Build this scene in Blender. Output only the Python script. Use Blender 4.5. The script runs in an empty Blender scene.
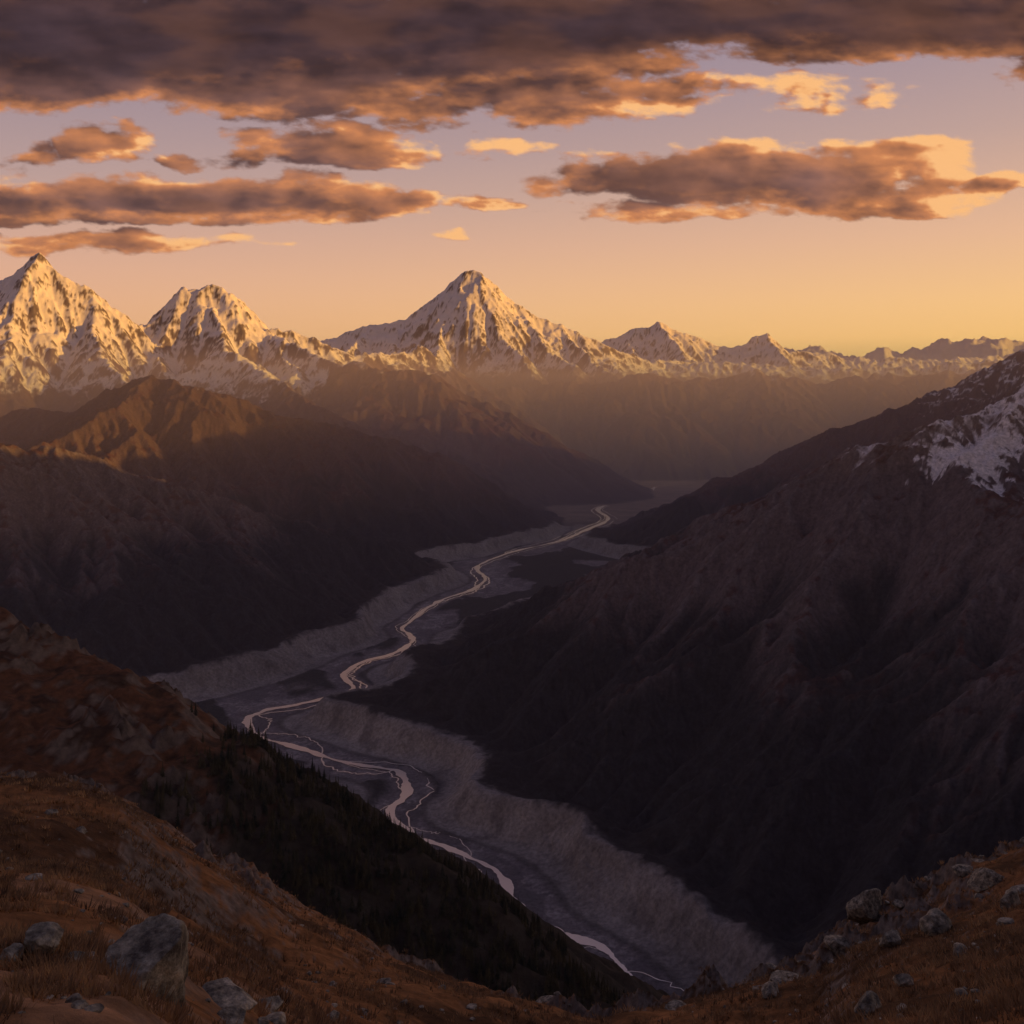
import bpy, math, time
import numpy as np
T0=time.time()
rng=np.random.default_rng(7)
f32=np.float32
# ---------------------------------------------------------------- noise
_perm=np.tile(rng.permutation(256).astype(np.int32),3)
_ang=rng.random(256)*2*np.pi
_gx=np.cos(_ang).astype(f32); _gy=np.sin(_ang).astype(f32)
def perlin(x,y,seed=0):
    x=np.asarray(x,f32); y=np.asarray(y,f32)
    xf=np.floor(x); yf=np.floor(y)
    xi=xf.astype(np.int32)+seed*37; yi=yf.astype(np.int32)+seed*91
    fx=x-xf; fy=y-yf
    u=fx*fx*fx*(fx*(fx*6-15)+10); v=fy*fy*fy*(fy*(fy*6-15)+10)
    x0=xi&255; x1=(xi+1)&255; y0=yi&255; y1=(yi+1)&255
    def g(a,b,dx,dy):
        h=_perm[_perm[a]+b]
        return _gx[h]*dx+_gy[h]*dy
    n00=g(x0,y0,fx,fy); n10=g(x1,y0,fx-1,fy); n01=g(x0,y1,fx,fy-1); n11=g(x1,y1,fx-1,fy-1)
    a=n00+u*(n10-n00); b=n01+u*(n11-n01)
    return (a+v*(b-a))*1.5
def fbm(x,y,o=5,seed=0,gain=.5,lac=2.03):
    s=0; a=1; t=0
    for k in range(o):
        s=s+a*perlin(x,y,seed+k); t+=a; a*=gain; x=x*lac+3.1; y=y*lac+1.7
    return s/t*1.4
def ridged(x,y,o=5,seed=0,gain=.5):
    s=0;a=1;t=0
    for k in range(o):
        s=s+a*(1-np.abs(perlin(x,y,seed+k))*2); t+=a; a*=gain; x=x*2.03+3.1; y=y*2.03+1.7
    return s/t
def sst(a,b,x):
    t=np.clip((x-a)/(b-a),0,1); return t*t*(3-2*t)
def mix(a,b,t): return a+(b-a)*t
# ---------------------------------------------------------------- mesh helpers
def make_mesh(name,co,faces,mats,col=None,smooth=True,matidx=None,attrs=None):
    me=bpy.data.meshes.new(name)
    n=len(co); m,k=faces.shape
    me.vertices.add(n); me.vertices.foreach_set("co",np.ascontiguousarray(co,f32).ravel())
    me.loops.add(m*k); me.polygons.add(m)
    me.polygons.foreach_set("loop_start",np.arange(0,m*k,k,dtype=np.int32))
    me.loops.foreach_set("vertex_index",np.ascontiguousarray(faces,np.int32).ravel())
    me.polygons.foreach_set("use_smooth",np.full(m,smooth,dtype=bool))
    for mt in mats: me.materials.append(mt)
    if matidx is not None: me.polygons.foreach_set("material_index",matidx.astype(np.int32))
    me.update(calc_edges=True)
    if col is not None:
        a=me.color_attributes.new("Col",'FLOAT_COLOR','POINT')
        c=np.ones((n,4),f32); c[:,:col.shape[1]]=col
        a.data.foreach_set("color",c.ravel())
    ob=bpy.data.objects.new(name,me); bpy.context.scene.collection.objects.link(ob)
    return ob
def grid_faces(nr,nc):
    i,j=np.meshgrid(np.arange(nr-1),np.arange(nc-1),indexing='ij')
    a=i*nc+j
    return np.stack([a,a+1,a+nc+1,a+nc],-1).reshape(-1,4)
def sub_mesh(name,co,faces,sel,mats,col):
    f=faces[sel]; used=np.zeros(len(co),bool); used[f.ravel()]=True
    idx=np.cumsum(used)-1
    return make_mesh(name,co[used],idx[f],mats,col[used])
# ---------------------------------------------------------------- materials
def newmat(name):
    m=bpy.data.materials.new(name); m.use_nodes=True
    nt=m.node_tree; nt.nodes.clear(); return m,nt,nt.nodes,nt.links
def terrain_mat(name,scales,bump_d,rough=.95,var=(.72,1.28)):
    m,nt,N,L=newmat(name)
    out=N.new('ShaderNodeOutputMaterial'); b=N.new('ShaderNodeBsdfPrincipled')
    b.inputs['Roughness'].default_value=rough; b.inputs['Specular IOR Level'].default_value=.15
    at=N.new('ShaderNodeAttribute'); at.attribute_name='Col'
    geo=N.new('ShaderNodeNewGeometry')
    n1=N.new('ShaderNodeTexNoise'); n1.inputs['Scale'].default_value=scales[0]; n1.inputs['Detail'].default_value=6; n1.inputs['Roughness'].default_value=.65
    L.new(geo.outputs['Position'],n1.inputs['Vector'])
    mr=N.new('ShaderNodeMapRange'); mr.inputs['From Min'].default_value=.3; mr.inputs['From Max'].default_value=.7
    mr.inputs['To Min'].default_value=var[0]; mr.inputs['To Max'].default_value=var[1]
    L.new(n1.outputs['Fac'],mr.inputs['Value'])
    vm=N.new('ShaderNodeVectorMath'); vm.operation='SCALE'
    L.new(at.outputs['Color'],vm.inputs[0]); L.new(mr.outputs['Result'],vm.inputs['Scale'])
    L.new(vm.outputs['Vector'],b.inputs['Base Color'])
    n2=N.new('ShaderNodeTexNoise'); n2.inputs['Scale'].default_value=scales[1]; n2.inputs['Detail'].default_value=8; n2.inputs['Roughness'].default_value=.7
    L.new(geo.outputs['Position'],n2.inputs['Vector'])
    bp=N.new('ShaderNodeBump'); bp.inputs['Strength'].default_value=.8; bp.inputs['Distance'].default_value=bump_d
    L.new(n2.outputs['Fac'],bp.inputs['Height']); L.new(bp.outputs['Normal'],b.inputs['Normal'])
    L.new(b.outputs['BSDF'],out.inputs['Surface'])
    return m
M_mtn=terrain_mat('mountain_ground',(.09,.06),8,var=(.6,1.4))
M_far=terrain_mat('alpine_rock_snow',(.006,.006),18,var=(.88,1.12))
M_hill=terrain_mat('hill_ground',(.15,.12),2.0,var=(.6,1.4))
M_fg=terrain_mat('alpine_turf',(1.5,2.2),.25,var=(.5,1.5))
# ---------------------------------------------------------------- ridge network (world metres, eye level z=0)
def R(*p): return np.array(p,float)
side=('sun_block_ridge',R((2600,2600,0,.5),(2700,1200,300,.5),(2700,0,400,.5),(2900,-1500,480,.5),(3300,-3000,500,.5)))  # unseen ridge added right of and behind the camera to keep sun off the foreground
near=[ # x,y,z,slope
('sun_block_ridge',R((-655,3810,-1190,.34),(-281,3900,-975,.35),(187,3900,-741,.37),(526,3750,-560,.45),(696,3700,-425,.5),(920,3680,-320,.52),(1176,3700,-203,.54),(1400,3760,-100,.55),(1730,3830,20,.55),(2010,3900,150,.55),(2600,4000,350,.55),(3500,4300,600,.55),(5200,4700,950,.5),(6400,5000,1000,.5))),  # unseen right end raised to cast shade across the valley
('sun_block_ridge',R((2010,3900,150,.5),(1900,3400,-170,.5),(1613,3150,-270,.5),(1284,3000,-370,.52),(992,2850,-480,.52),(792,2750,-585,.52),(658,2550,-745,.5),(547,2400,-950,.5))),
('sun_block_ridge',R((2600,4000,330,.5),(2500,3200,0,.5),(2100,2500,-230,.5),(1750,1900,-560,.5),(1500,1600,-760,.5))),
('sun_block_ridge',R((1176,3700,-203,.54),(1000,3350,-400,.55),(760,3100,-590,.55),(560,2900,-760,.55),(380,2700,-960,.55))),
('sun_block_ridge',R((5200,4700,950,.5),(5700,6500,1000,.5),(6200,8500,1200,.5))),  # unseen ridge added on the right to shade the brown mountain
side,
('receding_ridge',R((800,8050,-1190,.5),(1200,8200,-900,.5),(1600,8300,-647,.5),(2083,8400,-462,.5),(2703,8500,-212,.5),(3165,8600,-43,.5),(3637,8700,100,.5),(4162,8800,310,.5),(4700,9000,470,.5),(5300,9000,800,.5),(6400,9200,1200,.5))),  # out-of-view right end raised so the brown mountain falls in shadow
('forested_mountain',R((-5600,4700,300,.5),(-4500,5000,200,.5),(-3509,5300,0,.5),(-2816,5500,-160,.48),(-2531,5600,-242,.48),(-2100,5800,-396,.47),(-1598,6100,-600,.45),(-1165,6400,-780,.45),(-884,6700,-930,.45),(-600,6900,-1180,.45))),
('brown_mountain',R((560,10000,-1190,.5),(200,9950,-1020,.5),(-100,9800,-800,.5),(-499,9600,-560,.5),(-1053,9400,-331,.5),(-1674,9200,-160,.5),(-2178,9000,-10,.5),(-2777,8900,215,.58),(-3258,9000,330,.62),(-3650,9200,200,.6),(-4100,9400,0,.55),(-4800,9600,-80,.5))),
('brown_mountain',R((-3258,9000,310,.6),(-3300,8300,0,.5),(-3500,7600,-270,.5),(-3900,7200,-430,.5))),
('brown_mountain',R((-1674,9200,-160,.5),(-1500,8500,-440,.5),(-1300,7900,-700,.5))),
]
far=[
('snowy_peak',R((-15000,15000,1500,.6),(-11000,14500,1400,.6),(-8500,14000,1550,.7),(-7168,14000,1810,.85),(-6860,14000,1980,.95),(-6636,14000,2260,1.05),(-6420,14000,2030,.98),(-6048,14000,1740,.9),(-5768,14000,1480,.85),(-5348,14100,1140,.75),(-5430,15000,1100,.7))),
('snowy_peak',R((-6636,14000,2060,.95),(-6500,13000,1150,.75),(-6300,12300,620,.65),(-6100,11500,160,.6),(-5700,10500,-200,.5))),
('snowy_peak',R((-6048,14000,1600,.85),(-5600,13200,900,.7),(-5000,12400,430,.6),(-4300,11600,150,.55),(-3700,10800,-60,.5))),
('snowy_peak',R((-5430,15000,1125,.7),(-5205,15000,1460,.85),(-4905,15000,1760,.95),(-4700,15000,1800,.95),(-4560,15000,1900,1.),(-4200,15000,1780,.95),(-3950,15000,1480,.85),(-3750,15000,1280,.75),(-2880,15200,890,.65),(-2280,15500,780,.6),(-1500,16500,900,.6),(-1700,18000,1000,.6))),
('snowy_peak',R((-4530,15000,1780,.9),(-4100,14200,1000,.7),(-3875,13500,780,.65),(-2904,12000,300,.55),(-2002,11000,-20,.5))),
('snowy_peak',R((-4905,15000,1690,.9),(-4950,14000,850,.7),(-4700,13200,500,.6))),
('snowy_peak',R((-3750,15000,1240,.75),(-3300,14300,760,.65),(-2900,13600,520,.6))),
('snowy_peak',R((-4700,22500,1200,.6),(-4004,22000,1420,.6),(-3234,22000,1640,.65),(-2464,22000,1840,.7),(-1914,22000,2220,.85),(-1474,22000,2640,.95),(-1180,22000,2900,1.),(-924,22000,3110,1.1),(-700,22000,2990,1.05),(-440,22000,2770,.95),(66,22000,2310,.85),(726,22000,1900,.75),(1936,22000,1290,.65),(2816,22500,980,.6),(4500,24000,900,.5))),
('snowy_peak',R((-924,22000,2950,1.),(-450,21300,2050,.85),(-100,20500,1350,.7),(532,19000,500,.6),(900,17800,-100,.5))),
('snowy_peak',R((-1300,22000,2680,.95),(-1500,20800,1500,.75),(-1558,19000,665,.6),(-1200,17500,100,.5))),
('snowy_peak',R((66,22000,2260,.8),(700,20800,1250,.7),(1300,19800,700,.6))),
('snowy_peak',R((1100,22000,1650,.75),(1700,20500,800,.6),(2100,19000,420,.5))),
('snowy_peak',R((-2464,22000,1780,.7),(-2400,20500,1050,.65),(-2500,19000,700,.6))),
('snowy_peak',R((-3234,22000,1590,.65),(-3400,20000,950,.6),(-3300,18000,700,.6))),
('snowy_range',R((1900,28000,1500,.6),(3164,28000,1920,.7),(3700,28000,2060,.8),(4144,28000,2360,.9),(4700,28000,1980,.75),(5264,28000,1760,.65),(5824,28000,1560,.6),(6524,28000,1660,.65),(7084,28000,1960,.85),(7784,28000,1450,.6),(9464,28500,1250,.5),(12500,29000,1250,.5),(15000,30000,1400,.5))),
('snowy_range',R((4144,28000,2220,.75),(4600,26000,1100,.55),(5200,24500,800,.5))),
('snowy_range',R((3164,28000,1900,.7),(3300,26500,1200,.55))),
('snowy_range',R((7084,28000,1800,.75),(7300,26200,1000,.55),(7600,25000,800,.5))),
('hazy_ridge',R((1180,13200,-1180,.5),(624,13000,-700,.5),(-156,13000,-65,.5),(-936,13000,325,.52),(-1716,13200,470,.55),(-2600,13900,640,.6),(-3750,15000,1200,.7))),
('hazy_ridge',R((-700,17500,120,.5),(400,18000,260,.5),(1584,18000,396,.5),(2484,18000,510,.5),(3384,18000,400,.5),(4464,18000,510,.5),(5544,18000,370,.5),(6624,18000,510,.5),(7884,18000,520,.5),(9684,18000,650,.5),(13000,18000,800,.5))),
('hazy_ridge',R((2800,23000,800,.5),(4784,23000,920,.5),(6624,23000,800,.5),(8234,23000,740,.5),(10074,23000,880,.5),(13000,23500,950,.5))),
]
names=sorted(set([r[0] for r in near+far])); nid={n:i+1 for i,n in enumerate(names)}
def ridge_height(X,Y,ridges,base=-1200.,sharp=(0,1)):
    H=np.full(X.shape,base,f32); own=np.zeros(X.shape,np.int8)
    for nm,P in ridges:
        for a,b in zip(P[:-1],P[1:]):
            dx,dy=b[0]-a[0],b[1]-a[1]; l2=dx*dx+dy*dy
            t=np.clip(((X-a[0])*dx+(Y-a[1])*dy)/l2,0,1)
            d=np.hypot(X-(a[0]+t*dx),Y-(a[1]+t*dy))
            if sharp[0]: d=d+sharp[0]*(1-np.exp(-d/sharp[1]))
            h=(a[2]+t*(b[2]-a[2]))-(a[3]+t*(b[3]-a[3]))*d
            m=h>H
            H=np.where(m,h,H); own[m]=nid[nm]
    return H.astype(f32),own
# river
riv_px=[(665,1030),(645,1003),(625,975),(600,950),(560,935),(530,920),(518,900),(495,872),(450,850),(412,836),(392,812),(410,790),(398,773),(350,765),(300,750),(262,738),(249,722),(264,712),(310,702),(352,690),(343,675),(365,662),(400,652),(414,640),(403,628),(425,610),(442,600),(470,590),(486,578),(478,568),(500,556),(520,550),(560,541),(585,531),(608,519),(600,508),(640,497),(655,487)]
rv=[]
for (a,b) in riv_px:
    D=1200.0/((b-400)/1000.0); rv.append(((a-512)/1000.0*D,D))
rv=np.array(rv)
def catmull(P,n=10):
    P=np.vstack([2*P[0]-P[1],P,2*P[-1]-P[-2]]); o=[]
    for i in range(1,len(P)-2):
        for t in np.linspace(0,1,n,endpoint=False):
            p0,p1,p2,p3=P[i-1:i+3]
            o.append(.5*((2*p1)+(-p0+p2)*t+(2*p0-5*p1+4*p2-p3)*t*t+(-p0+3*p1-3*p2+p3)*t**3))
    o.append(P[-2]); return np.array(o)
RIV=catmull(rv,8)
def dist_poly(X,Y,P):
    D=np.full(X.shape,1e9,f32)
    for a,b in zip(P[:-1],P[1:]):
        dx,dy=b-a; l2=dx*dx+dy*dy+1e-9
        t=np.clip(((X-a[0])*dx+(Y-a[1])*dy)/l2,0,1)
        D=np.minimum(D,np.hypot(X-(a[0]+t*dx),Y-(a[1]+t*dy)).astype(f32))
    return D
def flow(z,dx,steps,jit=0.):
    nr,nc=z.shape; idx=np.arange(nr*nc).reshape(nr,nc)
    zz=z+ (rng.random(z.shape).astype(f32)-.5)*jit
    best=np.zeros_like(z); rec=idx.copy()
    zp=np.pad(zz,1,mode='edge'); ip=np.pad(idx,1,mode='edge')
    for di in (-1,0,1):
        for dj in (-1,0,1):
            if di==0 and dj==0: continue
            dd=dx*math.hypot(di,dj)
            s=(zz-zp[1+di:1+di+nr,1+dj:1+dj+nc])/dd
            m=s>best
            best=np.where(m,s,best); rec=np.where(m,ip[1+di:1+di+nr,1+dj:1+dj+nc],rec)
    r=rec.ravel(); selfm=(r==np.arange(nr*nc))
    fl=np.ones(nr*nc); A=fl.copy()
    fl[selfm]=0
    for k in range(steps):
        fl=np.bincount(r,weights=fl,minlength=nr*nc)
        A+=fl; fl[selfm]=0
    return A.reshape(nr,nc)*dx*dx,r
def erode(z,dx,iters,K,ms,steps,base=-1200.):
    for it in range(iters):
        A,r=flow(z,dx,steps,jit=dx*.04)
        F=(K*np.sqrt(A)/dx).astype(f32)
        zr=z.ravel()[r].reshape(z.shape)
        z=(z+F*zr)/(1+F)
        for k in range(3):
            zp=np.pad(z,1,mode='edge')
            for di,dj in ((0,1),(0,-1),(1,0),(-1,0),(1,1),(-1,-1),(1,-1),(-1,1)):
                z=np.minimum(z,zp[1+di:1+di+z.shape[0],1+dj:1+dj+z.shape[1]]+ms*dx*math.hypot(di,dj))
        z=np.maximum(z,base)
    return z.astype(f32),A
def up2(z):
    nr,nc=z.shape
    o=np.empty((nr*2-1,nc*2-1),f32)
    o[::2,::2]=z; o[1::2,::2]=(z[1:]+z[:-1])/2; o[:,1::2]=(o[:,:-1:2]+o[:,2::2])/2
    return o
def samp(G,x0,y0,dx,X,Y):
    nr,nc=G.shape
    a=np.clip((X-x0)/dx,0,nc-1.001); b=np.clip((Y-y0)/dx,0,nr-1.001)
    j=a.astype(np.int32); i=b.astype(np.int32); fa=(a-j).astype(f32); fb=(b-i).astype(f32)
    return (G[i,j]*(1-fa)+G[i,j+1]*fa)*(1-fb)+(G[i+1,j]*(1-fa)+G[i+1,j+1]*fa)*fb
def blur(z,n):
    for _ in range(n):
        zp=np.pad(z,1,mode='edge'); z=(zp[:-2,1:-1]+zp[2:,1:-1]+zp[1:-1,:-2]+zp[1:-1,2:]+4*z)/8
    return z
# ---- near region
nx0,ny0=-5600.,1300.
gx=np.arange(nx0,6401,32.); gy=np.arange(ny0,12501,32.)
X,Y=np.meshgrid(gx,gy)
wx=fbm(X/900,Y/900,4,11)*90; wy=fbm(X/900,Y/900,4,21)*90
Z,own=ridge_height(X+wx,Y+wy,near+far[:6]+far[18:19],sharp=(50,120))
drv=dist_poly(X,Y,RIV)
W=150+60*fbm(X/500,Y/500,3,5)+sst(8500,11000,Y)*350
Z=np.minimum(Z,-1200+np.maximum(0,drv-W)*.6)
h0=blur(np.maximum(Z+1200,0),10)
hh=sst(0,300,Z+1200)
Z=Z+(fbm(X/800,Y/800,5,31)*110+(ridged(X/600,Y/600,4,35)-.5)*100)*hh
Z=np.minimum(Z,-1200+np.maximum(0,drv-W)*.8)
Z=np.maximum(Z,-1200).astype(f32)
Z,A=erode(Z,32,15,.036,.85,220)
Z=up2(Z); h0=up2(h0); dx=16
gx=nx0+np.arange(Z.shape[1])*dx; gy=ny0+np.arange(Z.shape[0])*dx; X,Y=np.meshgrid(gx.astype(f32),gy.astype(f32))
Z+=(fbm(X/150,Y/150,4,41)*18+(ridged(X/170,Y/170,4,43)-.5)*26)*sst(60,220,Z+1200)
Z+=(ridged(X/190,Y/190,4,45)-.5)*60*sst(-250,100,Z)
Z,A=erode(Z,dx,7,.036,1.0,160)
Z=up2(Z); h0=up2(h0); dx=8
gx=nx0+np.arange(Z.shape[1])*dx; gy=ny0+np.arange(Z.shape[0])*dx; X,Y=np.meshgrid(gx.astype(f32),gy.astype(f32))
Z+=(fbm(X/60,Y/60,3,51)*6+(ridged(X/70,Y/70,3,53)-.5)*12)*sst(60,220,Z+1200)+(ridged(X/80,Y/80,3,55)-.5)*26*sst(-300,50,Z)
Z,A=erode(Z,dx,4,.030,1.15,90)
nZ=Z; nA=np.log10(A).astype(f32); ndx=dx
nL=(Z-blur(Z,14)).astype(f32)      # convexity: rocky ribs (+) lighter, wooded gullies (-) darker, as an occlusion-like tint
h0=h0+fbm(X/240,Y/240,4,61)*12*sst(3,20,h0)
# lateral moraine: a continuous bank at the foot of both valley sides
vary=sst(-.5,.5,fbm(X/350,Y/350,3,67))
up_=sst(3,38+26*vary,h0); gul=np.maximum(0,ridged(X/105+fbm(X/90,Y/90,3,6)*.8,Y/105,4,68)-.5)
mh=(78+28*vary)*up_-fbm(X/70,Y/70,4,66)*5*up_-gul*95*up_*(1-up_)
fade=1-sst(62,150,h0)
M=-1200+np.maximum(mh,0)*(1-sst(8500,10500,Y))
nZ=np.where(h0<62,np.maximum(M,np.minimum(nZ,M+12*up_)),np.maximum(nZ,M*fade+nZ*(1-fade))).astype(f32)
nH0=h0.astype(f32)
nDR=samp(drv,nx0,ny0,32.,X,Y)
nOwn=own
print('near',time.time()-T0, nZ.shape)
# ---- far region
fx0,fy0=-15000.,11000.
gx=np.arange(fx0,15001,64.); gy=np.arange(fy0,34501,64.)
X,Y=np.meshgrid(gx,gy)
wx=fbm(X/1500,Y/1500,5,12)*120; wy=fbm(X/1500,Y/1500,5,22)*120
Z,fOwn=ridge_height(X+wx,Y+wy,near[6:]+far,sharp=(190,260))
Z=Z+(fbm(X/1200,Y/1200,5,32)*90+(ridged(X/1100,Y/1100,5,37)-.5)*130)*sst(0,500,Z+1200)
Z=np.maximum(Z,-1200).astype(f32)
Z,A=erode(Z,64,10,.026,1.25,200)
Z=up2(Z); dx=32
gx=fx0+np.arange(Z.shape[1])*dx; gy=fy0+np.arange(Z.shape[0])*dx; X,Y=np.meshgrid(gx.astype(f32),gy.astype(f32))
Z+=(ridged(X/330,Y/330,5,42)-.5)*95*sst(200,1500,Z+1200)
Z,A=erode(Z,dx,5,.024,1.5,120)
fZ=Z; fA=np.log10(A).astype(f32); fdx=dx
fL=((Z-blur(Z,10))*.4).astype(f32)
print('far',time.time()-T0, fZ.shape)
# ---- terrain sheet
u=np.linspace(-.74,.74,1300)
rows=np.concatenate([np.geomspace(1320,12000,1050,endpoint=False),np.geomspace(12000,34400,620)])
def both(nG,fG): return samp(nG,nx0,ny0,ndx,X,Y)*(1-w)+samp(fG,fx0,fy0,fdx,X,Y)*w
gyN,gxN=np.gradient(nZ,ndx); gyF,gxF=np.gradient(fZ,fdx)
nSL=np.hypot(gxN,gyN).astype(f32); fSL=np.hypot(gxF,gyF).astype(f32)
C=lambda r,g,b:np.array([r,g,b],f32)[None,None]
def surface():
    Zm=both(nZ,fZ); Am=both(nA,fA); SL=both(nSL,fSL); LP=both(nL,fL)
    DR=samp(nDR,nx0,ny0,ndx,X,Y); H0=samp(nH0,nx0,ny0,ndx,X,Y)
    hh=Zm+1200
    rough=sst(15,200,hh)
    nf=fbm(X/28,Y/28,4,71); nr_=ridged(X/42,Y/42,4,73)-.5
    nfar=ridged(X/150,Y/150,5,72)-.5
    Zm=Zm+rough*((nf*3.0+nr_*9*sst(60,180,H0))*(1-w)+nfar*32*w*sst(300,1200,hh))
    Zm=Zm+(1-rough)*fbm(X/120,Y/120,4,75)*1.0*sst(60,160,DR)
    n1=fbm(X/240,Y/240,5,81); n2=fbm(X/40,Y/40,4,82); n3=fbm(X/900,Y/900,4,83); n4=fbm(X/14,Y/14,3,84)
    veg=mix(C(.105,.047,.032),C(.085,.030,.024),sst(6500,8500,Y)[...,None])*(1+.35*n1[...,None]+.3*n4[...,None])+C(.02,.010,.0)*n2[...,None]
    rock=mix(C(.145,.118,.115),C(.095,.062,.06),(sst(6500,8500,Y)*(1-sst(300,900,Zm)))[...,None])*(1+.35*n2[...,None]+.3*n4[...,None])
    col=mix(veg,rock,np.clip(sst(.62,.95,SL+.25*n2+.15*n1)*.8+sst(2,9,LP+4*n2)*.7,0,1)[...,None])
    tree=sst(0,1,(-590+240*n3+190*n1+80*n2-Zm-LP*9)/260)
    forest=C(.022,.024,.025)*(1+.5*n2[...,None]+.5*n4[...,None])
    col=mix(col,forest,(tree*.90)[...,None])
    gull=sst(3.9,4.9,Am+.25*n2)*(hh>130)*(1-w)
    col=mix(col,C(.16,.135,.13),(gull*.65*(1-.4*tree))[...,None])
    scr=sst(-150,250,Zm+200*n1)*(1-w)*(1-sst(6500,8500,Y))
    col=mix(col,C(.11,.092,.09)*(1+.4*n2[...,None]),(scr*.6)[...,None])
    mor=sst(.6,4,H0)*(1-sst(44,66,H0+16*n2+8*n1))*(Y<9500)*(1-w)
    mcol=C(.29,.26,.24)*(1+.22*n2[...,None]+.40*n1[...,None]+.15*n4[...,None])
    mcol=mix(mcol,C(.12,.105,.10),(sst(.2,.6,fbm(X/90,Y/90,4,86))*.6)[...,None])
    fg=(1-sst(.5,2.5,H0))*(Y<9500)+(1-sst(3,14,hh))*(Y>=9500)
    ch=ridged((X+60*n2)/110,(Y+60*n1)/330,6,85)
    gr=C(.21,.185,.185)*(1+.25*n2[...,None]+.12*n4[...,None])
    gr=mix(gr,C(.11,.10,.105),(sst(.50,.25,ch)*.5)[...,None])
    gr=mix(gr,C(.42,.38,.36),(sst(.60,.85,ch)*.7*(1-sst(120,420,DR)*.6))[...,None])
    isl=sst(.0,.16,fbm(X/380,Y/560,5,88)+sst(120,380,DR)*.6-.17)*sst(45,90,DR)
    gr=mix(gr,C(.032,.033,.030)*(1+.6*n4[...,None]),(isl*.92)[...,None])
    gr=mix(gr,C(.22,.16,.12)*(1+.6*n1[...,None]),(sst(8800,10500,Y))[...,None])
    col=mix(col,gr,fg[...,None])
    col=mix(col,mcol,mor[...,None])
    Zm=Zm+isl*(H0<2)*7*(1-sst(8500,11000,Y))
    sl=np.where(Y<6500,-210.,np.where(Y<10300,150.,np.where(X<-2500,60.,470.)))
    sl=np.where((Y<6500)&(X<1100),900,sl)
    sl=np.where((Y>6500)&(Y<10300)&(X>0),-60,sl)
    high=sst(0,1,(Zm-sl+260*n1+150*n2)/170)
    thr=np.where(Y<6500,1.0,np.where(Y<10300,.74,1.18))
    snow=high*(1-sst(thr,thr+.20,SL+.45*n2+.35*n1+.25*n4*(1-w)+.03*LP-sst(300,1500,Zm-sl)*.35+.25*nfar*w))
    gl=np.exp(-(((X-1850)/330)**2+((Y-3640)/170)**2))+.9*np.exp(-(((X-1640)/120)**2+((Y-3480)/230)**2))+.6*np.exp(-(((X-1450)/150)**2+((Y-3560)/90)**2))
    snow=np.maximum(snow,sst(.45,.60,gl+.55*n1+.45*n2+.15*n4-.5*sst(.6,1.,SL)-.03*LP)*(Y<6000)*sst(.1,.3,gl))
    col=mix(col,C(.80,.76,.76),np.clip(snow,0,1)[...,None])
    return Zm,np.clip(col,.005,.9),hh
U,Dg=np.meshgrid(u,rows); X=(U*Dg).astype(f32); Y=Dg.astype(f32)
w=sst(11200,12300,Y)
Zm,col,hh=surface()
co=np.stack([X,Y,Zm],-1).reshape(-1,3); col=col.reshape(-1,3).astype(f32)
F=grid_faces(*X.shape)
ownv=np.where(Y<11800, nOwn[np.clip(((Y-ny0)/32).round().astype(int),0,nOwn.shape[0]-1),np.clip(((X-nx0)/32).round().astype(int),0,nOwn.shape[1]-1)],
     fOwn[np.clip(((Y-fy0)/64).round().astype(int),0,fOwn.shape[0]-1),np.clip(((X-fx0)/64).round().astype(int),0,fOwn.shape[1]-1)])
ownv=np.where(hh<4,0,ownv).ravel(); fo=ownv[F[:,0]]
for k in np.unique(fo):
    nm='valley_floor' if k==0 else names[k-1]
    sub_mesh(nm,co,F,fo==k,[M_far if nm.startswith(('snowy','hazy')) else M_mtn],col)
# unseen ridge added beside / behind the viewpoint to block the low sun
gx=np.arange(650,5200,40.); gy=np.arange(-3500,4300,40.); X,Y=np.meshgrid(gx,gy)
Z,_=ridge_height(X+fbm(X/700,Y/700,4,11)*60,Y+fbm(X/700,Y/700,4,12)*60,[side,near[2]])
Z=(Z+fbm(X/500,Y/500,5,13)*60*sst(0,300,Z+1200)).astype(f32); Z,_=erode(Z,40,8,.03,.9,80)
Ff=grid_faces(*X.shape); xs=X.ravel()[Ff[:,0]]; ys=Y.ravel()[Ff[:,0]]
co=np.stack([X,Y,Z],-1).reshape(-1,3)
sub_mesh('sun_block_ridge',co,Ff,(xs>.70*ys)|(ys<1250),[M_mtn],np.tile(np.array([.06,.04,.028],f32),(len(co),1)))
print('sheet',time.time()-T0)
# ---- very far range + ground to the horizon
u=np.linspace(-.8,.8,1100); rows=np.geomspace(34000,90000,170)
U,Dg=np.meshgrid(u,rows); X=U*Dg; Y=Dg
drg=[('x',R((-30000,42000,1500,.4),(-8000,42000,1300,.4),(3000,42000,1500,.4),(10000,42000,1700,.4),(12300,42000,2300,.5),(13400,42000,1900,.4),(15036,42000,2300,.5),(16200,42000,1950,.4),(17556,42000,2250,.45),(18816,42000,2650,.55),(19900,42000,2900,.6),(21504,42000,2350,.4),(24700,42000,2350,.4),(33000,42000,2400,.4))),
     ('x',R((-40000,58000,1900,.3),(0,58000,1900,.3),(16000,58000,2350,.3),(22000,58000,2500,.3),(30000,58000,2300,.3),(45000,58000,2400,.3)))]
nid['x']=99
Z,_=ridge_height(X+fbm(X/3000,Y/3000,4,3)*600,Y+fbm(X/3000,Y/3000,4,4)*600,drg)
Z=Z+(ridged(X/2600,Y/2600,6,14)-.55)*750*sst(0,1200,Z+1200)
sn=sst(900,1500,Z+400*fbm(X/500,Y/500,4,15))
col=mix(C(.12,.09,.07),C(.6,.6,.62),sn[...,None])
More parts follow.
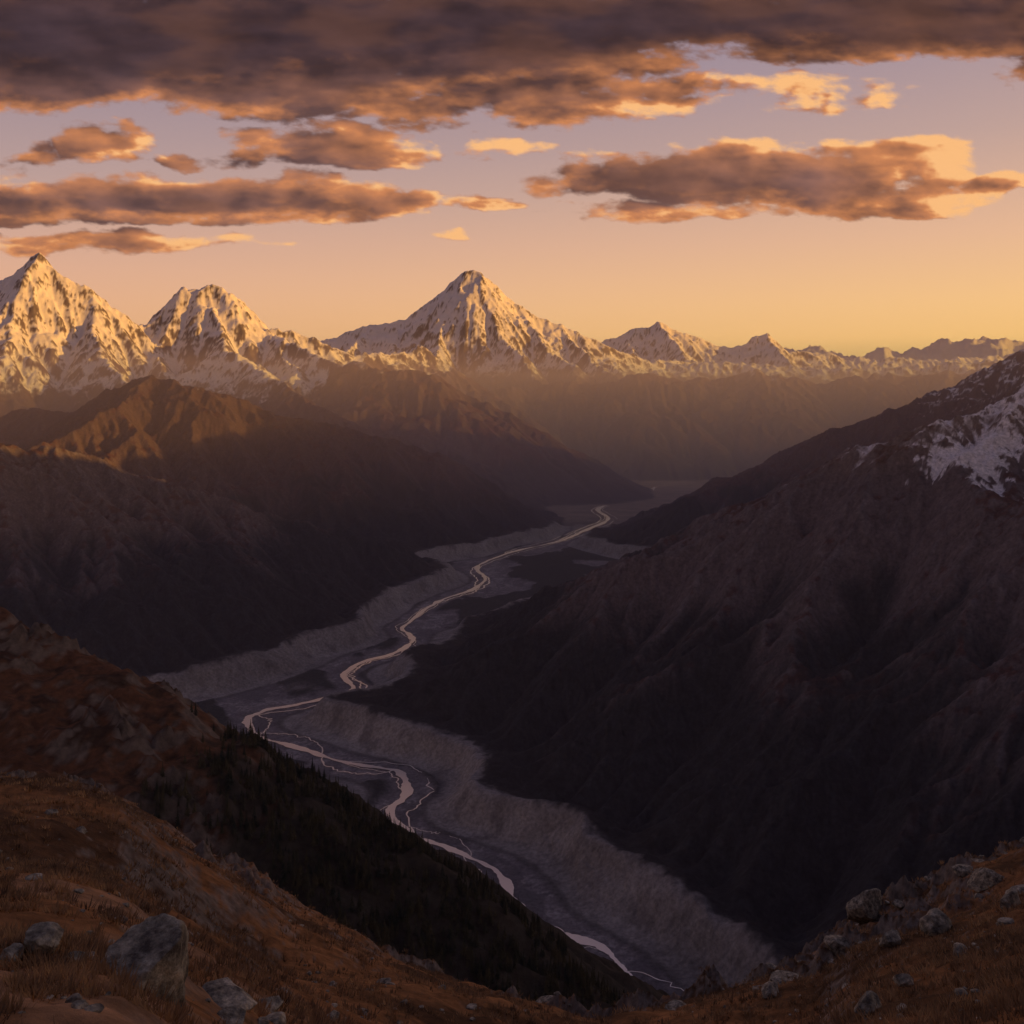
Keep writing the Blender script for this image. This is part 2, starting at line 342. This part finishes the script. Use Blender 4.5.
make_mesh('distant_mountain_range',np.stack([X,Y,Z],-1).reshape(-1,3),grid_faces(*X.shape),[M_far],col.reshape(-1,3))
gp=np.array([[-150000,-60000,-1320],[150000,-60000,-1320],[150000,200000,-1320],[-150000,200000,-1320]],f32)
make_mesh('ground',gp,np.array([[0,1,2,3]]),[M_mtn],np.tile(np.array([.09,.06,.04],f32),(4,1)))
# ---------------------------------------------------------------- river
m,nt,N,L=newmat('glacial_water')
out=N.new('ShaderNodeOutputMaterial'); b=N.new('ShaderNodeBsdfPrincipled'); b.inputs['Roughness'].default_value=.30
b.inputs['Base Color'].default_value=(.98,.95,.88,1); b.inputs['IOR'].default_value=1.6; b.inputs['Metallic'].default_value=.8
nz=N.new('ShaderNodeTexNoise'); nz.inputs['Scale'].default_value=.12; nz.inputs['Detail'].default_value=4; bp=N.new('ShaderNodeBump'); bp.inputs['Distance'].default_value=.3; bp.inputs['Strength'].default_value=.4
g=N.new('ShaderNodeNewGeometry'); L.new(g.outputs['Position'],nz.inputs['Vector']); L.new(nz.outputs['Fac'],bp.inputs['Height']); L.new(bp.outputs['Normal'],b.inputs['Normal'])
L.new(b.outputs['BSDF'],out.inputs['Surface']); M_w=m
def ribbon(P,wid,z):
    t=np.gradient(P,axis=0); t/=np.linalg.norm(t,axis=1)[:,None]+1e-9
    n=np.stack([-t[:,1],t[:,0]],1)
    a=P+n*wid[:,None]/2; c=P-n*wid[:,None]/2
    co=np.vstack([np.c_[a,np.full(len(P),z)],np.c_[c,np.full(len(P),z)]])
    k=np.arange(len(P)-1); f=np.stack([k+len(P),k+1+len(P),k+1,k],1)
    return co,f
cos=[];fs=[];off=0
P=catmull(rv,24); s=np.arange(len(P))
P=P+np.stack([fbm(s/22.,s*0+.5,4,91),fbm(s/22.,s*0+.5,4,92)],1)*18
wd=np.interp(P[:,1],[2000,4000,7000,12000],[22,25,32,46])*(1+.9*fbm(s/11.,s*0+2.5,4,93))
lst=[(P,np.maximum(wd,9),-1197.4)]
for k in range(24):   # braided side channels
    a=int(len(P)*(k+.3)/24.5)-10; a=max(0,min(a,len(P)-125)); ln=rng.integers(30,105); seg=P[a:a+ln].copy()
    tt=np.linspace(0,1,ln); nrm=np.gradient(seg,axis=0); nrm/=np.linalg.norm(nrm,axis=1)[:,None]; nrm=np.stack([-nrm[:,1],nrm[:,0]],1)
    nrm=np.stack([np.convolve(np.pad(nrm[:,c],6,mode='edge'),np.ones(13)/13,'valid') for c in (0,1)],1)
    o=rng.choice([-1,1])*rng.uniform(25,90)
    seg+=nrm*(np.sin(tt*np.pi)**.6*o+fbm(tt*9,tt*0+k,3,95)*26*np.sin(tt*np.pi))[:,None]
    lst.append((seg,np.interp(seg[:,1],[2000,8000],[3.5,10])*rng.uniform(.5,1.3)*(1+.5*fbm(tt*14,tt*0+k,2,97)),-1197.6-.03*k))
for P_,w_,z_ in lst:
    c_,f_=ribbon(P_,w_,z_); cos.append(c_); fs.append(f_+off); off+=len(c_)
make_mesh('river',np.vstack(cos),np.vstack(fs),[M_w])
# ---------------------------------------------------------------- forested hill (spur)
bx0,by0,bdx=-1300.,420.,3.
gx=np.arange(bx0,620,bdx*2); gy=np.arange(by0,1750,bdx*2); X,Y=np.meshgrid(gx,gy)
Bp=[('b',R((-1300,1000,-90,.42),(-800,960,-130,.42),(-461,900,-190,.42),(-390,885,-214,.42),(-330,870,-244,.42),(-274,850,-280,.42),(-149,820,-350,.42),(-75,800,-402,.45),(-24,760,-424,.5),(35,720,-438,.55),(75,690,-450,.6),(160,640,-490,.7)))]
nid['b']=98
wx=fbm(X/120,Y/120,4,101)*14; wy=fbm(X/120,Y/120,4,102)*14
Z,_=ridge_height(X+wx,Y+wy,Bp,base=-1400)
yc=np.interp(X,[-1300,-461,-274,-24,75,620],[1000,900,850,760,690,500])
Z=np.where(Y>yc,Z-(Y-yc)*.45,Z)
Z=(Z+fbm(X/90,Y/90,5,103)*9+(ridged(X/70,Y/70,4,109)-.5)*13).astype(f32)
Z,A=erode(Z,6,7,.014,1.2,60,base=-1500)
Z=up2(Z); gx=bx0+np.arange(Z.shape[1])*bdx; gy=by0+np.arange(Z.shape[0])*bdx; X,Y=np.meshgrid(gx,gy)
rkb=sst(-.05,.25,fbm(X/110,Y/110,3,106))*sst(-50,-250,X)
Z=Z+fbm(X/18,Y/18,4,104)*2.2+np.maximum(0,ridged(X/28,Y/28,5,105)-.45)*28*rkb
hZ=Z.astype(f32)
sy,sx=np.gradient(hZ,bdx); SLh=np.hypot(sx,sy)
n1=fbm(X/40,Y/40,5,107); n2=fbm(X/9,Y/9,3,108)
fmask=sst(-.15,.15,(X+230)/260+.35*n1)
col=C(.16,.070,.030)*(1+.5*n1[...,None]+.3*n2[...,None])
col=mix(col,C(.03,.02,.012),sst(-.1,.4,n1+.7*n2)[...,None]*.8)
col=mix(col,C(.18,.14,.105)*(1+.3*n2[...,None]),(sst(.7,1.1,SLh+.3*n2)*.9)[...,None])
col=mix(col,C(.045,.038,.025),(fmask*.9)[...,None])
make_mesh('forested_hill',np.stack([X,Y,hZ],-1).reshape(-1,3),grid_faces(*X.shape),[M_hill],np.clip(col,.004,1).reshape(-1,3))
# conifers
def conifer(seed):
    r=np.random.default_rng(seed); V=[];Fc=[]
    def tri(a,b,c): 
        k=len(V); V.extend([a,b,c]); Fc.append((k,k+1,k+2))
    n=5
    for k in range(n):
        a0,a1=2*np.pi*k/n,2*np.pi*(k+1)/n
        tri((.025*math.cos(a0),.025*math.sin(a0),0),(.025*math.cos(a1),.025*math.sin(a1),0),(0,0,.95))
    for t in range(11):
        z=.10+.84*t/11; rad=(.20*(1-t/11.3)**.85)*r.uniform(.8,1.15)
        nb=9 if t<7 else 6
        for k in range(nb):
            a=2*np.pi*(k+r.random()*.8)/nb; rr=rad*r.uniform(.6,1.2); da=.33
            tip=(rr*math.cos(a),rr*math.sin(a),z-.05*r.uniform(.5,1.4))
            p=(rr*.45*math.cos(a+da),rr*.45*math.sin(a+da),z-.015); q=(rr*.45*math.cos(a-da),rr*.45*math.sin(a-da),z-.015)
            tri((0,0,z+.055),q,tip); tri((0,0,z+.055),tip,p)
    tri((-.012,0,.9),(.012,0,.9),(0,0,1.0))
    return np.array(V),np.array(Fc)
m,nt,N,L=newmat('conifer_foliage'); out=N.new('ShaderNodeOutputMaterial'); b=N.new('ShaderNodeBsdfPrincipled'); b.inputs['Roughness'].default_value=.9; b.inputs['Specular IOR Level'].default_value=.1
g=N.new('ShaderNodeNewGeometry'); nz=N.new('ShaderNodeTexNoise'); nz.inputs['Scale'].default_value=.07
cr=N.new('ShaderNodeValToRGB'); cr.color_ramp.elements[0].position=.35; cr.color_ramp.elements[1].position=.7
cr.color_ramp.elements[0].color=(.035,.042,.028,1); cr.color_ramp.elements[1].color=(.13,.10,.046,1)
L.new(g.outputs['Position'],nz.inputs['Vector']); L.new(nz.outputs['Fac'],cr.inputs['Fac']); L.new(cr.outputs['Color'],b.inputs['Base Color']); L.new(b.outputs['BSDF'],out.inputs['Surface']); M_tree=m
tv=[conifer(k) for k in range(5)]
nT=9000
tx=rng.uniform(-420,330,nT*3); ty=rng.uniform(560,1150,nT*3)
ycv=np.interp(tx,[-461,-274,-24,75,620],[900,850,760,690,500])
pr=sst(-.15,.2,(tx+230)/260+.35*fbm(tx/40,ty/40,5,107))*sst(-.25,.2,fbm(tx/25,ty/25,3,110)+.12)
keep=(rng.random(len(tx))<pr)&(ty<ycv+60)&(ty>ycv-260); tx=tx[keep][:nT]; ty=ty[keep][:nT]
tz=samp(hZ,bx0,by0,bdx,tx,ty)
V=[];FF=[];off=0
for i in range(len(tx)):
    v,f=tv[i%5]; h=rng.uniform(6,18)*(0.7+.3*rng.random()); a=rng.random()*6.28
    ca,sa=math.cos(a),math.sin(a)
    vv=np.stack([v[:,0]*ca-v[:,1]*sa,v[:,0]*sa+v[:,1]*ca,v[:,2]],1)*h*np.array([1.15,1.15,1])
    V.append(vv+np.array([tx[i],ty[i],tz[i]-.5])); FF.append(f+off); off+=len(v)
make_mesh('conifer_forest',np.vstack(V),np.vstack(FF),[M_tree],smooth=False)
print('forest',time.time()-T0,len(tx))
# ---------------------------------------------------------------- foreground hillside
cr_=np.array([(-500,690,270),(-100,765,235),(0,781,220),(60,787,215),(120,803,208),(200,858,190),(300,920,165),(400,962,140),(520,1003,112),(600,1026,95),(650,1012,92),(700,996,95),(760,980,100),(820,958,105),(850,930,110),(880,912,112),(940,898,115),(1024,872,120),(1200,800,130),(1500,760,140)],float)
uu=np.linspace(-1.1,1.1,2201)
ker=np.exp(-np.linspace(-2,2,31)**2); ker/=ker.sum()
def smt(a): return np.convolve(np.pad(a,15,mode='edge'),ker,'valid')
cs=smt(np.interp(uu,(cr_[:,0]-512)/1000,(cr_[:,1]-400)/1000)); cD=smt(np.interp(uu,(cr_[:,0]-512)/1000,cr_[:,2]))
def fgH(X,Y,fine=True):
    X=np.asarray(X,float);Y=np.asarray(Y,float)
    U=np.clip(X/np.maximum(Y,.5),-1.1,1.1)
    s=np.interp(U,uu,cs); Dc=np.interp(U,uu,cD); zc=s*Dc
    c0=2.4
    t=Y/Dc
    z=-c0-(zc-c0)*t
    z=z-np.maximum(0,Y-Dc)*.55-np.maximum(0,Y-Dc-30)*.25
    g=sst(.75,1.0,t)*(1-.65*sst(1.,1.3,t))
    k=sst(8,70,Y)
    z=z+fbm(X/38,Y/38,4,111)*4.2*k*(1-.6*g)
    z=z+fbm(X/7,Y/7,4,112)*.6*sst(4,40,Y)
    rk=sst(.05,.35,fbm(X/24,Y/24,4,113)+.35*sst(.2,.4,U)-.02*(U<0))
    z=z+np.maximum(0,ridged(X/8,Y/8,5,114)-.45)*4.6*rk*sst(35,80,Y)
    if fine:
        z=z+fbm(X/1.6,Y/1.6,4,115)*.15
        z=z+fbm(X/.35,Y/.35,3,116)*.03*(Y<60)
    return z,rk
u=np.linspace(-.95,.95,1250)
rows=np.concatenate([np.geomspace(1.2,60,330,endpoint=False),np.linspace(60,240,420,endpoint=False),np.geomspace(240,760,60)])
U,Dg=np.meshgrid(u,rows); X=U*Dg; Y=Dg
Z,rk=fgH(X,Y)
sy=np.gradient(Z,axis=0)/np.gradient(Y,axis=0); sx=np.gradient(Z,axis=1)/np.gradient(X,axis=1)
SLf=np.hypot(sx,sy+.45)
n1=fbm(X/12,Y/12,5,121); n2=fbm(X/1.3,Y/1.3,4,122); n3=fbm(X/40,Y/40,3,123)
col=C(.36,.165,.060)*(1+.45*n1[...,None]+.4*n2[...,None])
col=mix(col,C(.055,.029,.014),sst(-.12,.3,n1+.5*n3+.25*n2+.2*sst(-.1,.4,U))[...,None]*.85)
col=mix(col,C(.22,.185,.15)*(1+.4*n2[...,None]),(sst(.65,1.1,SLf+.3*n2)*.85)[...,None])
bare=sst(.2,.45,fbm(X/5,Y/5,4,124)+.3*sst(26,12,Y)*(U<0))*(Y<32)
col=mix(col,C(.42,.25,.14)*(1+.5*n2[...,None]),(bare*.6)[...,None])
make_mesh('grassy_hillside',np.stack([X,Y,Z],-1).reshape(-1,3),grid_faces(*X.shape),[M_fg],np.clip(col,.01,1).reshape(-1,3))
# rocks
m,nt,N,L=newmat('lichen_rock'); out=N.new('ShaderNodeOutputMaterial'); b=N.new('ShaderNodeBsdfPrincipled'); b.inputs['Roughness'].default_value=.88
g=N.new('ShaderNodeTexCoord'); nz=N.new('ShaderNodeTexNoise'); nz.inputs['Scale'].default_value=3.; nz.inputs['Detail'].default_value=10; nz.inputs['Roughness'].default_value=.7
cr=N.new('ShaderNodeValToRGB'); e=cr.color_ramp.elements; e[0].position=.38; e[0].color=(.07,.056,.044,1); e[1].position=.66; e[1].color=(.60,.52,.38,1); x=e.new(.52); x.color=(.27,.24,.175,1)
L.new(g.outputs['Object'],nz.inputs['Vector']); L.new(nz.outputs['Fac'],cr.inputs['Fac']); L.new(cr.outputs['Color'],b.inputs['Base Color'])
n2_=N.new('ShaderNodeTexNoise'); n2_.inputs['Scale'].default_value=9.; n2_.inputs['Detail'].default_value=8; L.new(g.outputs['Object'],n2_.inputs['Vector'])
bp=N.new('ShaderNodeBump'); bp.inputs['Distance'].default_value=.08; bp.inputs['Strength'].default_value=.9; L.new(n2_.outputs['Fac'],bp.inputs['Height']); L.new(bp.outputs['Normal'],b.inputs['Normal'])
L.new(b.outputs['BSDF'],out.inputs['Surface']); M_rock=m
import bmesh
def ico(sub):
    bm=bmesh.new(); bmesh.ops.create_icosphere(bm,subdivisions=sub,radius=1); bm.verts.ensure_lookup_table()
    v=np.array([x.co[:] for x in bm.verts]); f=np.array([[q.index for q in p.verts] for p in bm.faces]); bm.free(); return v,f
def rock_shape(sub,seed,sc=(1,1,1),cuts=14):
    r=np.random.default_rng(seed); v,f=ico(sub); v=v.copy()
    for k in range(cuts):
        n=r.normal(size=3); n/=np.linalg.norm(n); d=r.uniform(.5,.86)
        s=v@n; m_=s>d; v[m_]-=np.outer((s[m_]-d)*.98,n)
    q=v*1.0
    dsp=fbm(q[:,0]*2+q[:,2]*1.3+seed,q[:,1]*2+q[:,2]*.9,4,130+seed%9)*.09+fbm(q[:,0]*7+q[:,2]*5,q[:,1]*7-q[:,2]*4,4,140)*.045
    v=v*(1+dsp)[:,None]
    return v*np.array(sc),f
def rotz(v,a): c,s_=math.cos(a),math.sin(a); return np.stack([v[:,0]*c-v[:,1]*s_,v[:,0]*s_+v[:,1]*c,v[:,2]],1)
def boulder(x,y,sx,sy,sz,seed,sink=.3,rot=0,sub=5):
    z=float(fgH(np.array([x]),np.array([y]))[0][0]); v,f=rock_shape(sub,seed,(sx,sy,sz)); v=rotz(v,rot)
    ob=make_mesh('boulder',v,f,[M_rock],smooth=True); ob.location=(x,y,z+sz*(1-sink*2)*.7); return ob
def onray(px,py):   # ground point the camera sees at an image pixel; places the boulders
    D=np.geomspace(4,300,4000); x=(px-512)/1000*D; z=fgH(x,D)[0]; s=-z/D
    i=np.argmax(s<=(py-400)/1000); return x[i],D[i]
for (px,py,wpx,hr,dr,seed,rot) in [(150,988,58,.90,.8,41,.3),(42,950,25,.8,.9,5,.2),(226,1004,34,.42,.9,8,-.3),(268,1010,20,.5,.9,12,.4),(232,1024,18,.7,.8,14,0),(80,1008,12,.7,.9,16,.5),(10,960,18,.6,.8,19,1),(330,1022,12,.6,.8,20,1),(75,960,12,.5,.8,22,1),
      (868,1012,18,.8,.8,21,.2),(868,918,22,1.,.8,23,.3),(935,930,19,.9,.8,25,.9),(905,985,13,.7,.8,27,.1),(838,950,17,.7,.8,29,.5),(985,885,22,.7,.8,31,.5),(770,994,13,.6,.8,33,.5),(960,955,13,.7,.8,35,.5),(1010,905,15,.8,.8,37,.5),(890,945,13,.9,.8,39,.5)]:
    x,y=onray(px,py); s=wpx/1000*y
    boulder(x,y,s,s*dr,s*hr,seed,rot=rot)
V=[];FF=[];off=0; tmpl=[rock_shape(2,200+k,(1,.8,.6),8) for k in range(6)]
n=3600; D=np.concatenate([rng.uniform(7,45,1500),rng.uniform(40,200,n-1500)]); U_=rng.uniform(-.65,.65,n); xs=U_*D; ys=D
zs,rk=fgH(xs,ys); pk=rng.random(n)<np.where(D<45,.8,.06+.8*rk*(U_>0)+.2*rk)
for i in np.where(pk)[0]:
    s=(rng.pareto(2.2)+.4)*.06*(1 if D[i]<45 else 5.); s=min(s,.36 if D[i]<45 else 1.8)
    v,f=tmpl[i%6]; vv=rotz(v*s*rng.uniform(.8,1.2,3),rng.random()*6.28)+np.array([xs[i],ys[i],zs[i]+s*.1]); V.append(vv);FF.append(f+off);off+=len(v)
make_mesh('scattered_stones',np.vstack(V),np.vstack(FF),[M_rock],smooth=False)
# grass
m,nt,N,L=newmat('dry_grass'); out=N.new('ShaderNodeOutputMaterial'); b=N.new('ShaderNodeBsdfPrincipled'); b.inputs['Roughness'].default_value=.8
g=N.new('ShaderNodeNewGeometry'); nz=N.new('ShaderNodeTexNoise'); nz.inputs['Scale'].default_value=.9
cr=N.new('ShaderNodeValToRGB'); cr.color_ramp.elements[0].position=.3; cr.color_ramp.elements[1].position=.7
cr.color_ramp.elements[0].color=(.11,.055,.022,1); cr.color_ramp.elements[1].color=(.52,.29,.11,1)
L.new(g.outputs['Position'],nz.inputs['Vector']); L.new(nz.outputs['Fac'],cr.inputs['Fac']); L.new(cr.outputs['Color'],b.inputs['Base Color']); L.new(b.outputs['BSDF'],out.inputs['Surface']); M_g=m
nt_=26000; D=np.exp(rng.uniform(math.log(6),math.log(190),nt_)); U_=rng.uniform(-.62,.62,nt_)
xs=U_*D; ys=D; zs,_=fgH(xs,ys); dn=fbm(xs/3,ys/3,4,151)-.5*sst(.2,.45,fbm(xs/5,ys/5,4,124)+.3*sst(26,12,ys)*(U_<0)); k=dn>-.2; xs,ys,zs,D=xs[k],ys[k],zs[k],D[k]
nb=14; T=len(xs); a=rng.random((T,nb))*6.28; r0=rng.random((T,nb))**.5*.10*(1+D[:,None]/35); hgt=rng.uniform(.07,.17,(T,nb))*(1+D[:,None]/110)
lean=rng.uniform(.3,1.0,(T,nb)); bx=xs[:,None]+np.cos(a)*r0; by=ys[:,None]+np.sin(a)*r0; bz=zs[:,None]-.02+0*a
wv=.006*(1+D[:,None]/12)+0*a; pa=a+1.57
p0=np.stack([bx+np.cos(pa)*wv,by+np.sin(pa)*wv,bz],-1); p1=np.stack([bx-np.cos(pa)*wv,by-np.sin(pa)*wv,bz],-1)
p2=np.stack([bx+np.cos(a)*hgt*lean,by+np.sin(a)*hgt*lean,bz+hgt],-1)
co=np.stack([p0,p1,p2],2).reshape(-1,3); make_mesh('grass',co,np.arange(len(co)).reshape(-1,3),[M_g],smooth=False)
print('fg',time.time()-T0)
# ---------------------------------------------------------------- clouds (glowing shell with sunlit and shaded tones painted in, high in the sky, 95 km out)
st=1.15; px=np.arange(-250,1280,st); py=np.arange(-330,320,st); PX,PY=np.meshgrid(px,py)
wxp=fbm(PX/130,PY/60,6,161)*40; wyp=fbm(PX/130,PY/60,6,171)*18
qx=PX+wxp; qy=PY+wyp
ell=[(150,48,420,68,1.35),(520,30,380,56,1.25),(900,20,330,50,1.2),(250,-60,700,90,1.3),(900,-90,500,100,1.2),(60,88,190,36,.95),(330,100,190,32,1.0),(500,66,160,34,1.1),
     (560,102,190,26,.75),(800,92,110,16,.5),(640,84,110,18,.6),(460,84,240,32,.9),
     (105,140,50,24,.85),(185,155,24,9,.5),(30,155,34,9,.4),(330,148,120,24,.95),(490,150,66,15,.7),
     (60,203,140,24,1.0),(190,196,140,27,1.05),(300,198,115,25,1.0),(410,206,62,14,.85),(130,215,260,11,.8),
     (90,241,170,12,.7),(20,250,90,13,.65),(275,241,34,5,.5),(500,204,42,9,.8),(468,237,18,5,.45),
     (610,178,85,26,.95),(720,180,130,38,1.25),(820,182,130,38,1.25),(885,172,80,40,1.15),(905,200,100,17,.8),(985,184,50,15,.8),(690,212,120,10,.6),
     (1150,60,160,50,.9),(-150,180,160,40,.9),(1180,180,90,20,.8)]
E=np.full(PX.shape,-3.,f32)
for cx,cy,rx,ry,s in ell:
    dy=(qy-cy); r_=np.where(dy>0,ry*.8,ry)
    e=s*(1-((qx-cx)/rx)**2-(dy/r_)**2); e=np.maximum(e,-2.); E=np.maximum(E,e)
nC=fbm(PX/85,PY/34,7,181,gain=.6); bil=1-np.abs(fbm(PX/52,PY/28,5,191,gain=.5))*2
d=E+.90*nC+.25*(bil-.6)
dens=np.clip(d,0,1.6); alpha=sst(-.12,.46,d)
def sh(a,x,y): return np.roll(np.roll(a,-int(round(x/st)),1),-int(round(y/st)),0)
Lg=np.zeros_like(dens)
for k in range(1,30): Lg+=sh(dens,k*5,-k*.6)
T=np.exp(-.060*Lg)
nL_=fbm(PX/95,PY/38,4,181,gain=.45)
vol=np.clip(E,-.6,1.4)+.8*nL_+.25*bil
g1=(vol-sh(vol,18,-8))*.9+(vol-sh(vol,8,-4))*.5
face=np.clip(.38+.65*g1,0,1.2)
under=np.clip(vol-sh(vol,3,14),0,1)      # painted glow of low sun along the undersides
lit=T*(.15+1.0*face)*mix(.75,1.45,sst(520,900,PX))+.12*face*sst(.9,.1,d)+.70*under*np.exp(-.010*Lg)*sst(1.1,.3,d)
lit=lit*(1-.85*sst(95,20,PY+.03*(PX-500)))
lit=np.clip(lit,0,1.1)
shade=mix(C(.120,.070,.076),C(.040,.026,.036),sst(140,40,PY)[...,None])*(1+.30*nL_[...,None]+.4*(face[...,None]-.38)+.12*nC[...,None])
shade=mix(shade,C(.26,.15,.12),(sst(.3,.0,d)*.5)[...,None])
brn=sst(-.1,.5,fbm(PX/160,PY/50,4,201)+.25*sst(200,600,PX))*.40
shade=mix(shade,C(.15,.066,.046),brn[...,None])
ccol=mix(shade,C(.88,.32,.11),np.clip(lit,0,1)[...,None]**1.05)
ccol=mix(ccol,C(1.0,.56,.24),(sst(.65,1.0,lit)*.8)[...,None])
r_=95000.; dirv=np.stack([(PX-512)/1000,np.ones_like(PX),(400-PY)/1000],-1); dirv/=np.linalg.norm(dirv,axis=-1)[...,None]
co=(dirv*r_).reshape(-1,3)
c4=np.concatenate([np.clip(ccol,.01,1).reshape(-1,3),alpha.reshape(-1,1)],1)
m,nt,N,L=newmat('cloud_painted_light'); out=N.new('ShaderNodeOutputMaterial'); em=N.new('ShaderNodeEmission'); tr=N.new('ShaderNodeBsdfTransparent'); mx=N.new('ShaderNodeMixShader')
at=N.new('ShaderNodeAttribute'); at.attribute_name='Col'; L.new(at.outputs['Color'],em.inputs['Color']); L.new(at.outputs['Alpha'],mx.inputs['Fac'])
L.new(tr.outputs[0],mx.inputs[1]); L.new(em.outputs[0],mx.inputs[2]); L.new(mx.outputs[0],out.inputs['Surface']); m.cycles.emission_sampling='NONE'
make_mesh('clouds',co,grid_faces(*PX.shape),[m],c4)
print('clouds',time.time()-T0)
# ---------------------------------------------------------------- haze
def haze(name,lo,hi,dens,color,an):
    bpy.ops.mesh.primitive_cube_add(size=1); o=bpy.context.object; o.name=name
    o.location=[(a+b)/2 for a,b in zip(lo,hi)]; o.scale=[b-a for a,b in zip(lo,hi)]
    m,nt,N,L=newmat(name); out=N.new('ShaderNodeOutputMaterial'); v=N.new('ShaderNodeVolumeScatter')
    v.inputs['Density'].default_value=dens; v.inputs['Color'].default_value=(*color,1); v.inputs['Anisotropy'].default_value=an
    L.new(v.outputs[0],out.inputs['Volume']); o.data.materials.append(m); return o
haze('valley_haze',(-20000,7600,-1350),(24000,36000,500),9.0e-5,(1,.80,1.0),.2)
haze('upper_haze',(-20000,16500,510),(24000,34000,1700),1.3e-5,(1,.80,.7),.2)
haze('air_haze',(-9000,-3000,-1350),(9000,7590,500),2.0e-5,(1.,.87,1.),.2)
# ---------------------------------------------------------------- sun & sky
SA=math.radians(101); SE=math.radians(6.5)   # bearing right of view direction, elevation
sd=bpy.data.lights.new('sun','SUN'); sd.energy=5.0; sd.angle=math.radians(.5); sd.color=(1,.46,.07)
so=bpy.data.objects.new('sun',sd); bpy.context.scene.collection.objects.link(so)
from mathutils import Vector
dv=Vector((math.sin(SA)*math.cos(SE),math.cos(SA)*math.cos(SE),math.sin(SE)))
so.rotation_euler=dv.to_track_quat('Z','Y').to_euler()
w=bpy.data.worlds.new("World"); bpy.context.scene.world=w; w.use_nodes=True; nt=w.node_tree; N=nt.nodes; L=nt.links; N.clear()
out=N.new('ShaderNodeOutputWorld'); bg=N.new('ShaderNodeBackground'); bg2=N.new('ShaderNodeBackground'); ad=N.new('ShaderNodeAddShader')
sk=N.new('ShaderNodeTexSky'); sk.sky_type='NISHITA'; sk.sun_disc=False; sk.sun_elevation=SE; sk.sun_rotation=SA; sk.dust_density=2.
L.new(sk.outputs[0],bg2.inputs['Color']); bg2.inputs['Strength'].default_value=.012
tc=N.new('ShaderNodeTexCoord'); sp=N.new('ShaderNodeSeparateXYZ'); L.new(tc.outputs['Generated'],sp.inputs[0])
def ramp(stops):
    r=N.new('ShaderNodeValToRGB'); e=r.color_ramp.elements
    e[0].position=stops[0][0]; e[0].color=(*stops[0][1],1); e[1].position=stops[-1][0]; e[1].color=(*stops[-1][1],1)
    for p,c in stops[1:-1]: x=e.new(p); x.color=(*c,1)
    L.new(sp.outputs['Z'],r.inputs['Fac']); return r
rR=ramp([(0,(.98,.48,.13)),(.04,(1.0,.57,.18)),(.09,(.93,.54,.23)),(.15,(.80,.46,.28)),(.24,(.52,.34,.30)),(.33,(.35,.26,.31)),(.5,(.16,.135,.20)),(1,(.07,.065,.13))])
rL=ramp([(0,(.80,.38,.17)),(.05,(.86,.43,.22)),(.12,(.72,.39,.27)),(.2,(.47,.31,.29)),(.3,(.29,.22,.28)),(.5,(.12,.105,.18)),(1,(.055,.05,.11))])
dt=N.new('ShaderNodeVectorMath'); dt.operation='DOT_PRODUCT'; L.new(tc.outputs['Generated'],dt.inputs[0]); dt.inputs[1].default_value=(1,0,0)
mr=N.new('ShaderNodeMapRange'); mr.inputs['From Min'].default_value=-.5; mr.inputs['From Max'].default_value=.45; L.new(dt.outputs['Value'],mr.inputs['Value'])
mc=N.new('ShaderNodeMixRGB'); L.new(mr.outputs['Result'],mc.inputs['Fac']); L.new(rL.outputs[0],mc.inputs[1]); L.new(rR.outputs[0],mc.inputs[2])
L.new(mc.outputs[0],bg.inputs['Color'])
mb=N.new('ShaderNodeMapRange'); mb.inputs['From Min'].default_value=-.6; mb.inputs['From Max'].default_value=.5; mb.inputs['To Min'].default_value=.62; mb.inputs['To Max'].default_value=1.
L.new(sp.outputs['Y'],mb.inputs['Value']); L.new(mb.outputs['Result'],bg.inputs['Strength'])
L.new(bg.outputs[0],ad.inputs[0]); L.new(bg2.outputs[0],ad.inputs[1]); L.new(ad.outputs[0],out.inputs['Surface'])
# ---------------------------------------------------------------- camera
cd=bpy.data.cameras.new('camera'); cam=bpy.data.objects.new('camera',cd); bpy.context.scene.collection.objects.link(cam)
cd.sensor_width=36; cd.lens=36*1000/1024; cd.shift_y=-112/1024; cd.clip_start=.3; cd.clip_end=400000
cam.location=(0,0,0); cam.rotation_euler=(math.radians(90),0,0); bpy.context.scene.camera=cam
sc=bpy.context.scene; sc.view_settings.view_transform='Standard'; sc.view_settings.look='None'; sc.view_settings.exposure=0
print('done',time.time()-T0)
